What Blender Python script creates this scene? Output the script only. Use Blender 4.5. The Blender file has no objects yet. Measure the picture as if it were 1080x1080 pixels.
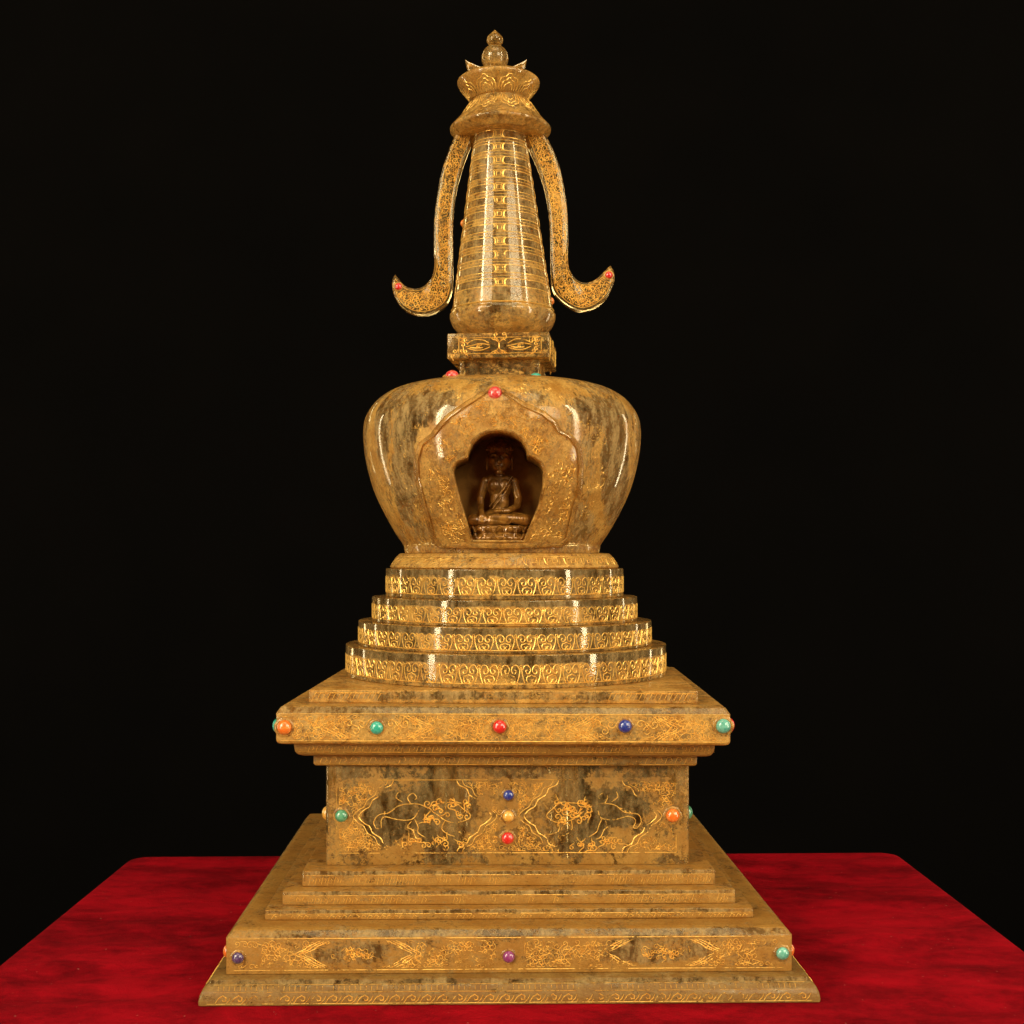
import bpy, bmesh, math, random
from mathutils import Vector
PI = math.pi
U = 0.0004          # one model unit (a photo pixel at the axis) in metres
H0 = 0.75           # table height
S = bpy.context.scene
COL = S.collection
D = 1300.0

# ------------------------------------------------------------------ node helpers
class NT:
    def __init__(s, name):
        s.m = bpy.data.materials.new(name); s.m.use_nodes = True
        s.t = s.m.node_tree; s.t.nodes.clear()
        s.out = s.n('ShaderNodeOutputMaterial')
    def n(s, typ, **kw):
        nd = s.t.nodes.new(typ)
        for k, v in kw.items():
            if k.startswith('_'): setattr(nd, k[1:], v)
            else: s.set(nd, k.replace('__', ' '), v)
        return nd
    def set(s, nd, key, v):
        sock = nd.inputs[int(key[1:])] if (key[0] == 'i' and key[1:].isdigit()) else nd.inputs[key]
        if isinstance(v, bpy.types.NodeSocket): s.t.links.new(v, sock)
        else: sock.default_value = v
    def math(s, op, a, b=0.0, c=None, clamp=False):
        nd = s.n('ShaderNodeMath', _operation=op, _use_clamp=clamp, i0=a, i1=b)
        if c is not None: s.set(nd, 'i2', c)
        return nd.outputs[0]
    def noise(s, vec, scale, detail=4, rough=.6, dist=0.0):
        return s.n('ShaderNodeTexNoise', Vector=vec, Scale=scale, Detail=detail, Roughness=rough, Distortion=dist).outputs['Fac']
    def step(s, v, a, b, lo=0.0, hi=1.0):
        nd = s.n('ShaderNodeMapRange', Value=v)
        nd.interpolation_type = 'SMOOTHSTEP'
        s.set(nd, 'i1', a); s.set(nd, 'i2', b); s.set(nd, 'i3', lo); s.set(nd, 'i4', hi)
        return nd.outputs[0]
    def mixc(s, f, a, b):
        nd = s.t.nodes.new('ShaderNodeMix'); nd.data_type = 'RGBA'
        s.set(nd, 'i0', f); s.set(nd, 'i6', a); s.set(nd, 'i7', b)
        return nd.outputs[2]
    def coord(s, k=1.0, stretch=None):
        c = s.n('ShaderNodeTexCoord').outputs['Object']
        sc = s.n('ShaderNodeVectorMath', _operation='MULTIPLY', i0=c,
                 i1=tuple((k / U) * q for q in (stretch or (1, 1, 1)))).outputs[0]
        return sc
    def end(s, sh):
        s.t.links.new(sh, s.out.inputs['Surface']); return s.m
def c4(*a): return (*a, 1.0)

DUST_D, DUST_L = c4(.56, .25, .030), c4(.95, .57, .135)

def dust_colour(t, p, rust=None):
    a = t.noise(p, .045, 5, .6, .4); b = t.noise(p, .33, 4, .65)
    f = t.math('ADD', t.math('MULTIPLY', a, .6), t.math('MULTIPLY', b, .4))
    col = t.mixc(t.step(f, .36, .64), DUST_D, DUST_L)
    # rusty scabs and grains
    r = t.noise(p, .15, 6, .72, .9)
    if rust: r = t.math('ADD', r, t.math('MULTIPLY', t.step(t.n('ShaderNodeSeparateXYZ', Vector=p).outputs[2], rust[0] + 378, rust[1] + 378, 1, 0), rust[2]))
    col = t.mixc(t.step(r, .60, .70, 0, .8), col, c4(.22, .065, .012))
    fl = t.noise(p, .55, 3, .6, .3)
    col = t.mixc(t.step(fl, .30, .44, .5, 0), col, c4(.34, .14, .02))
    gr = t.noise(p, .75, 4, .8)
    col = t.mixc(t.step(gr, .40, .62, .38, 0), col, c4(.40, .17, .022))
    g = t.noise(p, 1.1, 2, .5)
    col = t.mixc(t.step(g, .63, .72, 0, .5), col, c4(.72, .50, .22))
    return col

def crystal(name, clean=.35, big=.03, stretch=(1, 1, 1), zclean=None, spots=(), gloss=.35, haze=.12, bump=.3, film_w=.38, falloff_dust=None, rough=.06, rust=None, soft=.15, grain=.34):
    """rock crystal under a broken coat of ochre dust; clean = share left bare"""
    t = NT(name); p = t.coord(); ps = t.coord(1, stretch)
    n1 = t.noise(ps, big, 6, .68, .7); n2 = t.noise(ps, .22, 5, .65, .3)
    m = t.math('ADD', t.math('MULTIPLY', n1, .62), t.math('MULTIPLY', n2, .38))
    sep = t.n('ShaderNodeSeparateXYZ', Vector=p)
    X, Y, Z = sep.outputs
    for (z0, z1, w) in (zclean or ()):      # wiped bands: Z range in model units
        z0 += 378; z1 += 378
        up = t.step(Z, z0 - .8, z0 + .8); dn = t.step(Z, z1 - .8, z1 + .8, 1, 0)
        m = t.math('ADD', m, t.math('MULTIPLY', t.math('MULTIPLY', up, dn), w))
    for (sx, sz, rx, rz, w) in spots:       # patches rubbed bare
        ex = t.math('POWER', t.math('DIVIDE', t.math('SUBTRACT', X, sx), rx), 2)
        ez = t.math('POWER', t.math('DIVIDE', t.math('SUBTRACT', Z, sz + 378), rz), 2)
        r = t.math('ADD', ex, ez)
        m = t.math('ADD', m, t.step(r, .5, 1.5, w, 0))
    th = .60 - .30 * clean - (soft - .07) * .5
    m = t.math('ADD', m, t.math('MULTIPLY', t.math('SUBTRACT', t.noise(p, .5, 5, .75), .5), grain))
    clear = t.step(m, th, th + soft, 0, 1 - haze)
    col = dust_colour(t, p, rust)
    if falloff_dust: col = t.mixc(.6, col, c4(*falloff_dust))  # deeper dust tone for the base, with weaker light low down painted in
    bn = t.n('ShaderNodeBump', Strength=min(1, bump * 2), Distance=.8 * U, Height=t.noise(p, .42, 6, .78)).outputs[0]
    bn2 = t.n('ShaderNodeBump', Strength=.025, Distance=2 * U, Height=t.noise(p, .06, 2, .5)).outputs[0]
    pr = t.n('ShaderNodeBsdfPrincipled', Roughness=.55, Normal=bn)
    t.set(pr, 'Base Color', col); t.set(pr, 'Coat Weight', gloss); t.set(pr, 'Coat Roughness', .11); t.set(pr, 'Coat Normal', bn2)
    tr = t.n('ShaderNodeBsdfTranslucent', Color=col)
    ds = t.n('ShaderNodeMixShader', i0=.40); t.set(ds, 'i1', pr.outputs[0]); t.set(ds, 'i2', tr.outputs[0])
    gl = t.n('ShaderNodeBsdfGlass', Roughness=rough, IOR=1.54, Normal=bn2, Color=c4(1, .92, .72))
    film = t.n('ShaderNodeBsdfTranslucent', Color=c4(.85, .56, .19))
    fn = t.math('ADD', t.math('MULTIPLY', t.noise(t.coord(1, (1.6, 1.6, .55)), .06, 6, .74, .15), .7), t.math('MULTIPLY', t.noise(p, .4, 4, .7), .3))
    ff = t.step(fn, .36, .66, 0, min(1, film_w * 2.0))
    fc = t.n('ShaderNodeBsdfPrincipled', Roughness=.5, Normal=bn2); t.set(fc, 'Base Color', c4(.74, .50, .19)); t.set(fc, 'Coat Weight', gloss); t.set(fc, 'Coat Roughness', .08)
    fm = t.n('ShaderNodeMixShader', i0=.4); t.set(fm, 'i1', fc.outputs[0]); t.set(fm, 'i2', film.outputs[0])
    gm = t.n('ShaderNodeMixShader', i0=ff); t.set(gm, 'i1', gl.outputs[0]); t.set(gm, 'i2', fm.outputs[0])
    mx = t.n('ShaderNodeMixShader', i0=clear); t.set(mx, 'i1', ds.outputs[0]); t.set(mx, 'i2', gm.outputs[0])
    return t.end(mx.outputs[0])

def gold_mat(name, worn=.5, bright=1.0):
    t = NT(name); p = t.coord()
    w = t.math('ADD', t.math('MULTIPLY', t.noise(p, .05, 5, .65, .5), .7), t.math('MULTIPLY', t.noise(p, .35, 4, .7), .3))
    f = t.step(w, .37 + worn * .18, .43 + worn * .18)
    g = t.n('ShaderNodeBsdfPrincipled', Metallic=.5, Roughness=.34)
    t.set(g, 'Base Color', t.mixc(t.step(t.noise(p, .3, 3, .6), .4, .62), c4(1.0 * bright, .60 * bright, .13 * bright), c4(.75, .38, .07)))
    tp = t.n('ShaderNodeBsdfTransparent')          # rubbed off
    mx = t.n('ShaderNodeMixShader', i0=f); t.set(mx, 'i1', g.outputs[0]); t.set(mx, 'i2', tp.outputs[0])
    return t.end(mx.outputs[0])

def gem_mat(name, col, col2, vein=.3, coat=1.0):
    t = NT(name); p = t.coord()
    n = t.noise(p, .22, 4, .6, 1.0)
    pr = t.n('ShaderNodeBsdfPrincipled', Roughness=.28)
    base = t.mixc(t.step(n, .45, .62, 0, vein), c4(*col), c4(*col2))
    base = t.mixc(t.step(t.noise(p, .9, 3, .6), .60, .70, 0, .45), base, c4(.5, .32, .12))
    t.set(pr, 'Base Color', base); t.set(pr, 'Coat Weight', coat); t.set(pr, 'Coat Roughness', .08)
    t.set(pr, 'Subsurface Weight', .15); t.set(pr, 'Subsurface Radius', (.002, .001, .001))
    return t.end(pr.outputs[0])

# ------------------------------------------------------------------ mesh helpers
class MB:
    def __init__(s, dx=0.0, yaw=0.0):
        s.v = []; s.f = []; s.mi = []
        s.dx = dx if callable(dx) else (lambda Z, q=dx: q)
        s.c, s.s = math.cos(math.radians(yaw)), math.sin(math.radians(yaw))
    def P(s, X, d, Z):   # model units (right, towards camera, up) -> metres, base of the stupa at z = 0
        # yaw > 0 turns the front to the right
        x = X * s.c + d * s.s; e = -X * s.s + d * s.c
        return ((x + s.dx(Z)) * U, -e * U, (Z + 378.0) * U)
    def add(s, X, d, Z): s.v.append(s.P(X, d, Z)); return len(s.v) - 1
    def face(s, ids, m=0): s.f.append(ids); s.mi.append(m)
    def loops(s, rows, m=0, cap0=True, cap1=True, closed_v=False):
        """rows: list of loops of (X,d,Z), same length"""
        idx = [[s.add(*p) for p in r] for r in rows]
        n = len(idx[0]); R = list(range(len(idx) - 1))
        for i in R:
            for j in range(n):
                k = (j + 1) % n
                s.face((idx[i][j], idx[i][k], idx[i + 1][k], idx[i + 1][j]), m)
        if closed_v:
            for j in range(n):
                k = (j + 1) % n
                s.face((idx[-1][j], idx[-1][k], idx[0][k], idx[0][j]), m)
        else:
            if cap0: s.face(tuple(reversed(idx[0])), m)
            if cap1: s.face(tuple(idx[-1]), m)
    def build(s, name, mats, parent=None, sharp=35, label=None):
        me = bpy.data.meshes.new(name); me.from_pydata(s.v, [], s.f)
        for q in (mats if isinstance(mats, (list, tuple)) else [mats]): me.materials.append(q)
        me.polygons.foreach_set('material_index', s.mi)
        me.polygons.foreach_set('use_smooth', [True] * len(s.f))
        bm = bmesh.new(); bm.from_mesh(me)
        base = [f for f in bm.faces if f.material_index != 1]
        bmesh.ops.recalc_face_normals(bm, faces=base)
        bm.to_mesh(me); bm.free()
        me.set_sharp_from_angle(angle=math.radians(sharp))
        o = bpy.data.objects.new(name, me); COL.objects.link(o)
        if parent: o.parent = parent
        if label: o['label'] = label
        return o

def fillet(pts, r, n=3):
    """round the inner corners of an open polyline of (R,Z)"""
    out = [pts[0]]
    for i in range(1, len(pts) - 1):
        a, b, c = Vector(pts[i - 1]), Vector(pts[i]), Vector(pts[i + 1])
        la, lc = (a - b).length, (c - b).length
        q = min(r, la * .45, lc * .45)
        if q < 1e-4: out.append(pts[i]); continue
        p0 = b + (a - b).normalized() * q; p1 = b + (c - b).normalized() * q
        for k in range(n + 1):
            t = k / n
            w = p0 * (1 - t) ** 2 + b * 2 * t * (1 - t) + p1 * t * t
            out.append((w.x, w.y))
    out.append(pts[-1]); return out
def catmull(pts, n=6, closed=False):
    out = []; N = len(pts)
    rng = range(N if closed else N - 1)
    for i in rng:
        g = (lambda k: pts[k % N]) if closed else (lambda k: pts[max(0, min(N - 1, k))])
        p0, p1, p2, p3 = g(i - 1), g(i), g(i + 1), g(i + 2)
        for k in range(n):
            t = k / n; t2, t3 = t * t, t * t * t
            out.append(tuple(.5 * (2 * p1[q] + (p2[q] - p0[q]) * t + (2 * p0[q] - 5 * p1[q] + 4 * p2[q] - p3[q]) * t2
                              + (3 * p1[q] - p0[q] - 3 * p2[q] + p3[q]) * t3) for q in range(len(p1))))
    if not closed: out.append(tuple(pts[-1]))
    return out
def lathe(mb, prof, n=128, m=0):
    rows = []
    for (R, Z) in prof:
        R = max(R, .01)
        rows.append([(R * math.sin(2 * PI * j / n), R * math.cos(2 * PI * j / n), Z) for j in range(n)])
    mb.loops(rows, m)
def square(mb, prof, rc=2.0, seg=4, m=0, sub=6):
    rows = []
    for (a, Z) in prof:
        row = []
        r = min(rc, a * .5)
        for q in range(4):
            base = q * PI / 2
            cx, cy = [(1, 1), (1, -1), (-1, -1), (-1, 1)][q]
            for k in range(seg + 1):
                an = PI / 2 - (base + k / seg * PI / 2)
                row.append(((a - r) * cx + r * math.cos(an), (a - r) * cy + r * math.sin(an), Z))
        rows.append(row)
    mb.loops(rows, m)

# ------------------------------------------------------------------ gilded linework
def ribbon(mb, pts, surf, w=1.1, e=.38, m=1, closed=False):
    n = len(pts)
    if n < 2: return
    P3 = []; 
    for (u, v) in pts:
        p = Vector(surf(u, v)); pu = Vector(surf(u + .2, v)) - p; pv = Vector(surf(u, v + .2)) - p
        nn = pu.cross(pv)
        if nn.length < 1e-9: nn = Vector((p.x, p.y, 0))
        nn.normalize()
        if nn.x * p.x + nn.y * p.y + .001 * nn.z < 0: nn = -nn
        P3.append((p, nn))
    idx = []
    for i in range(n):
        a = P3[(i - 1) % n if closed else max(0, i - 1)][0]; b = P3[(i + 1) % n if closed else min(n - 1, i + 1)][0]
        p, nn = P3[i]; t = (b - a)
        if t.length < 1e-7: t = Vector((1, 0, 0))
        sd = t.normalized().cross(nn)
        hw = w / 2 * (1 if closed or 0 < i < n - 1 else .6)
        idx.append((mb.add(*(p + sd * hw - nn * .05)), mb.add(*(p + nn * e)), mb.add(*(p - sd * hw - nn * .05))))
    for i in range(n if closed else n - 1):
        a, b = idx[i], idx[(i + 1) % n]
        mb.face((a[0], b[0], b[1], a[1]), m); mb.face((a[1], b[1], b[2], a[2]), m)

def curl(cx, cy, r, a0, turns=1.25, hand=1, n=11, tail=1.0):
    out = []
    for k in range(n + 1):
        t = k / n; an = a0 + hand * turns * 2 * PI * t; rr = r * (1 - .82 * t)
        out.append((cx + rr * math.cos(an), cy + rr * math.sin(an)))
    if tail:
        x, y = out[0]; dx, dy = out[0][0] - out[1][0], out[0][1] - out[1][1]
        L = math.hypot(dx, dy) or 1
        tx, ty = dx / L, dy / L
        px, py = math.cos(a0), math.sin(a0)
        out.insert(0, (x + tx * r * .7 * tail + px * r * .1, y + ty * r * .7 * tail + py * r * .1))
        out.insert(0, (x + tx * r * 1.3 * tail + px * r * .5, y + ty * r * 1.3 * tail + py * r * .5))
    return out
def fill(mb, surf, box, inside, pitch, rng, w=.9, e=.35, keep=.95, rr=.62):
    x0, y0, x1, y1 = box; row = 0; y = y0
    while y <= y1:
        x = x0 + (pitch / 2 if row % 2 else 0)
        while x <= x1:
            cx, cy = x + rng.uniform(-.2, .2) * pitch, y + rng.uniform(-.2, .2) * pitch
            if inside(cx, cy) and rng.random() < keep:
                r = pitch * rr * rng.uniform(.75, 1.1)
                c = curl(cx, cy, r, rng.uniform(0, 2 * PI), rng.uniform(.9, 1.4), rng.choice((-1, 1)), 9)
                c = [q for q in c if inside(*q)]
                ribbon(mb, c, surf, w, e)
            x += pitch
        y += pitch * .8; row += 1
def front(a, k=0):
    """flat face at distance a from the axis; k = 0 front, 1 right, 3 left, 2 back"""
    return {0: lambda u, v: (u, a, v), 1: lambda u, v: (a, -u, v), 2: lambda u, v: (-u, -a, v), 3: lambda u, v: (-a, u, v)}[k]
def line(mb, surf, x0, y0, x1, y1, w=1.0, e=.35, n=2):
    ribbon(mb, [(x0 + (x1 - x0) * k / n, y0 + (y1 - y0) * k / n) for k in range(n + 1)], surf, w, e)
def rnd(surf_R):
    """surface of revolution: u = arc length, v = Z; surf_R(v) radius"""
    return lambda u, v: (surf_R(v) * math.sin(u / surf_R(v)), surf_R(v) * math.cos(u / surf_R(v)), v)
def interp(tab, z):
    if z <= tab[0][1]: return tab[0][0]
    for (r0, z0), (r1, z1) in zip(tab, tab[1:]):
        if z <= z1: return r0 + (r1 - r0) * (z - z0) / (z1 - z0 + 1e-9)
    return tab[-1][0]

def tag(o, label, cat=None, group=None, kind=None):
    if label: o['label'] = label
    if cat: o['category'] = cat
    if group: o['group'] = group
    if kind: o['kind'] = kind
def empty(name, loc=(0, 0, 0)):
    o = bpy.data.objects.new(name, None); COL.objects.link(o); o.location = loc
    o.empty_display_size = .02; return o

# ------------------------------------------------------------------ materials
M_gold = gold_mat('gold_line', 1.1); M_goldw = gold_mat('gold_line_worn', .82); M_goldvw = gold_mat('gold_line_rubbed', .45)
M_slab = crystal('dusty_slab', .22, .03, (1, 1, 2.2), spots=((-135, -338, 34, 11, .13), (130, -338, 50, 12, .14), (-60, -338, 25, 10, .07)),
                 zclean=((-326.5, -321.6, .14),), gloss=.05, falloff_dust=(.42, .19, .030))
M_plinth = crystal('dusty_plinth', .20, .04, (1, 1, 3), zclean=((-363, -358.5, .12),), gloss=.2, falloff_dust=(.15, .075, .02))
M_step = crystal('dusty_step', .18, .05, (.5, 1, 3), zclean=((-288, -284.6, .16), (-302, -298.6, .16), (-314.5, -311.2, .16)), gloss=.05, falloff_dust=(.42, .19, .030))
M_die = crystal('dusty_die', .38, .028, (1, 1, 1), film_w=.22, soft=.10, haze=.04, grain=.22, spots=((-110, -245, 18, 22, .16), (-38, -225, 14, 24, .13), (-80, -235, 48, 30, .05), (100, -232, 32, 17, .15), (70, -256, 24, 12, .10), (-56, -238, 20, 46, .13), (64, -238, 20, 46, .13)), zclean=((-204, -193, .06),), gloss=.45, falloff_dust=(.40, .19, .032))
M_corn = crystal('dusty_cornice', .32, .035, (.8, 1, 1.6), zclean=((-140.5, -135.5, .16), (-131, -124, .10)), gloss=.15)
M_mould = crystal('dusty_moulding', .22, .04, (.7, 1, 1.5), gloss=.3, falloff_dust=(.42, .19, .030))
M_tier = crystal('clear_tier', .50, .03, (1, 1, 1.3), zclean=((-99, -92.5, .16), (-74, -68, .16), (-48, -43, .14), (-19, -14, .14)), gloss=.6, bump=.08, film_w=.26, haze=.06, grain=.16)
M_vase = crystal('vase_crystal', .40, .022, (1.2, 1.2, .6), gloss=.6, bump=.12, haze=.02, film_w=.40, soft=.10, grain=.24, rust=(10, 42, .12), spots=((-96, 82, 12, 48, .15), (-120, 125, 9, 34, .10), (-70, 140, 26, 18, .10), (110, 85, 15, 48, .17), (66, 32, 24, 20, .13), (92, 140, 30, 14, .12)))
M_panel = crystal('panel_crystal', .34, .04, gloss=.6, film_w=.3, bump=.35, rust=(8, 30, .09))
M_rim = crystal('frame_rim_crystal', .52, .05, gloss=.9, bump=.08, film_w=.2, soft=.2, grain=.15)
M_seat = crystal('seat_crystal', .24, .05, gloss=.4, bump=.35, rust=(3, 8, .07))
M_spire = crystal('spire_crystal', .40, .022, (1, 1, 1.5), gloss=.9, bump=.05, haze=.05, film_w=.34, soft=.14, grain=.14, spots=((2, 350, 27, 105, .10),), zclean=[(586 - (314.5 - q * 14.42) + 2.2, 586 - (314.5 - q * 14.42) + 9.6, .07) for q in range(12)])
M_wing = crystal('wing_crystal', .66, .04, gloss=.7, soft=.12, haze=.05, film_w=.10)
M_top = crystal('canopy_crystal', .44, .04, gloss=.7, bump=.15, film_w=.2, soft=.2)
M_fin = crystal('finial_crystal', .66, .05, gloss=.8, bump=.05, film_w=.15, soft=.2)
M_harm = crystal('harmika_crystal', .56, .04, (1, 1, 1.4), gloss=.6, bump=.1, film_w=.14, haze=.04, soft=.12, grain=.16, spots=((0, 213, 38, 9, .12),))

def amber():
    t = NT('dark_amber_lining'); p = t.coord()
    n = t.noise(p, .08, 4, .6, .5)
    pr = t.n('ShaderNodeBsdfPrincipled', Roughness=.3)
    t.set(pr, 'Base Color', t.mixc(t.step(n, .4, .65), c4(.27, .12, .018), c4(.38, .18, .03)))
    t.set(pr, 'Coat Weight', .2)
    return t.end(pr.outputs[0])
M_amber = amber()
def statue():
    t = NT('amber_gilt'); p = t.coord()
    n = t.noise(p, .15, 4, .6, .5)
    pr = t.n('ShaderNodeBsdfPrincipled', Roughness=.33, Metallic=.35)
    t.set(pr, 'Base Color', t.mixc(t.step(n, .4, .65), c4(.17, .07, .010), c4(.38, .17, .028)))
    t.set(pr, 'Coat Weight', .5)
    return t.end(pr.outputs[0])
M_statue = statue()
GEM = {
    'orange': gem_mat('orange_gem', (.80, .16, .015), (.95, .35, .08), .6),
    'turquoise': gem_mat('turquoise_gem', (.03, .38, .27), (.10, .50, .38), .6),
    'pale turquoise': gem_mat('pale_turquoise_gem', (.18, .50, .38), (.05, .30, .22), .8),
    'green': gem_mat('green_gem', (.06, .27, .14), (.16, .42, .24), .6),
    'red': gem_mat('red_gem', (.65, .012, .012), (.80, .08, .06), .5),
    'coral': gem_mat('coral_gem', (.62, .03, .03), (.85, .22, .16), .6),
    'blue': gem_mat('blue_gem', (.02, .035, .24), (.07, .11, .40), .5),
    'dark violet': gem_mat('dark_violet_gem', (.07, .035, .11), (.20, .14, .26), .6),
    'violet': gem_mat('violet_gem', (.24, .03, .16), (.38, .12, .24), .6),
    'yellow': gem_mat('yellow_gem', (.75, .38, .06), (.85, .58, .22), .5),
}

# ================================================================== STUPA
stupa = empty('crystal_stupa', (0, 0, H0))
tag(stupa, 'tall dust-coated rock crystal stupa with gilt linework and coloured stones, standing on red velvet', 'stupa')
rng = random.Random(7)
CH = 1.5
def sq_part(name, prof, mat, dx, yaw, orn=None, rc=2.0, gold=None):
    mb = MB(dx, yaw); square(mb, prof, rc)
    if orn: orn(mb)
    return mb.build(name, [mat, gold or M_gold], stupa, 30)

BASE = (1.5, 1.0)
# plinth -----------------------------------------------------------
PL = [(252, -378), (262.3, -377.6), (262.5, -375), (261.6, -370), (259.5, -365.5), (256.6, -362.4), (254.6, -361), (254.2, -358.6), (253.4, -358.2), (200, -358.1)]
def orn_plinth(mb):
    tab = [(a, z) for a, z in PL[1:8]]
    for k in (0, 1, 3):
        def sf(u, v, k=k): return front(interp(tab, v), k)(u, v)
        u = -246
        while u < 246:
            if rng.random() < .9: ribbon(mb, [(u, -363.2), (u, -366.0)], sf, 1.3, .45)
            u += 4.6
        line(mb, sf, -250, -362.2, 250, -362.2, .7, .3, 4); line(mb, sf, -250, -367.2, 250, -367.2, .7, .3, 4)
        u = -248
        while u < 246:
            ribbon(mb, [(u, -375.5), (u + 3, -371.5), (u + 6.5, -369.6), (u + 9.3, -371.2), (u + 9, -373.6), (u + 6.6, -374), (u + 5.8, -372.4)], sf, 1.2, .5)
            ribbon(mb, [(u + 9, -375.8), (u + 12, -373.2), (u + 13.5, -370)], sf, 1.0, .45)
            u += 13.2
        line(mb, sf, -255, -376.2, 255, -376.2, .8, .3, 4)
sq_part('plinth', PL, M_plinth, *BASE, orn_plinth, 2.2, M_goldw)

# base slab -----------------------------------------------------------
aS = 243.0
def orn_slab(mb):
    for k in (0, 1, 3):
        sf = front(aS, k)
        for y in (-327.6, -354.6): line(mb, sf, -236, y, 236, y, .8, .3, 4)
        def ins(x, y):
            if not (-235 < x < 235 and -353 < y < -329): return False
            for c in (-130, 130):
                if abs(x - c) + abs(y + 341) * 2.3 < 46: return False
            if abs(x) < 12: return False
            return abs(abs(x) - 225) > 12 or abs(y + 342) > 7
        fill(mb, sf, (-235, -352, 235, -329), ins, 4.9, rng, .62, .3, .85, .7)
        for c in (-130, 130):
            for s_ in (46, 50, 54):
                for sg in (-1, 1):
                    ribbon(mb, catmull([(c + sg * (s_ - 22), -329.5), (c + sg * (s_ - 12), -334), (c + sg * (s_ - 8), -337), (c + sg * s_, -341), (c + sg * (s_ - 8), -345), (c + sg * (s_ - 12), -348), (c + sg * (s_ - 22), -352.5)], 3), sf, .8, .3)
            for q in range(30):
                x_, y_ = rng.gauss(0, 11), rng.uniform(-6.5, 6.5)
                ribbon(mb, curl(c + x_, -341 + y_ * max(0, 1 - abs(x_) / 34), rng.uniform(1.6, 3.2), rng.uniform(0, 6.3), 1.1, rng.choice((-1, 1)), 8, .5), sf, .75, .4)
SL = fillet([(200, -358.0), (aS - .5, -358.0), (aS, -357.4), (aS, -326.5), (aS - 5, -321.2), (aS - 9, -320.2), (150, -320.2)], .8)
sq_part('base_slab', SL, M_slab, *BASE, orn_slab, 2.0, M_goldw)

# three steps -----------------------------------------------------------
def step_orn(a, z0, z1):
    def f(mb):
        for k in (0, 1, 3):
            sf = front(a, k)
            line(mb, sf, -a + 3, z1 - 3.8, a - 3, z1 - 3.8, .7, .3, 4)
            u = -a + 6
            while u < a - 8:
                if abs(u) > a * .45 or rng.random() < .45:
                    h = (z1 - z0) - 6
                    ribbon(mb, [(u, z0 + 1.2), (u + 2, z0 + 1.2 + h), (u + 4.6, z0 + 1 + h * .6), (u + 3.4, z0 + 1 + h * .25)], sf, .8, .3)
                u += 5.6
    return f
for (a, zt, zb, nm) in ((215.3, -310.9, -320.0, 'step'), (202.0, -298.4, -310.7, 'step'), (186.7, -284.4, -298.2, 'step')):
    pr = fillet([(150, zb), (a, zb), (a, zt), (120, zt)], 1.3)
    sq_part(nm, pr, M_step, 2.2, .9, step_orn(a, zb, zt), 1.8, M_goldw)

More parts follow.
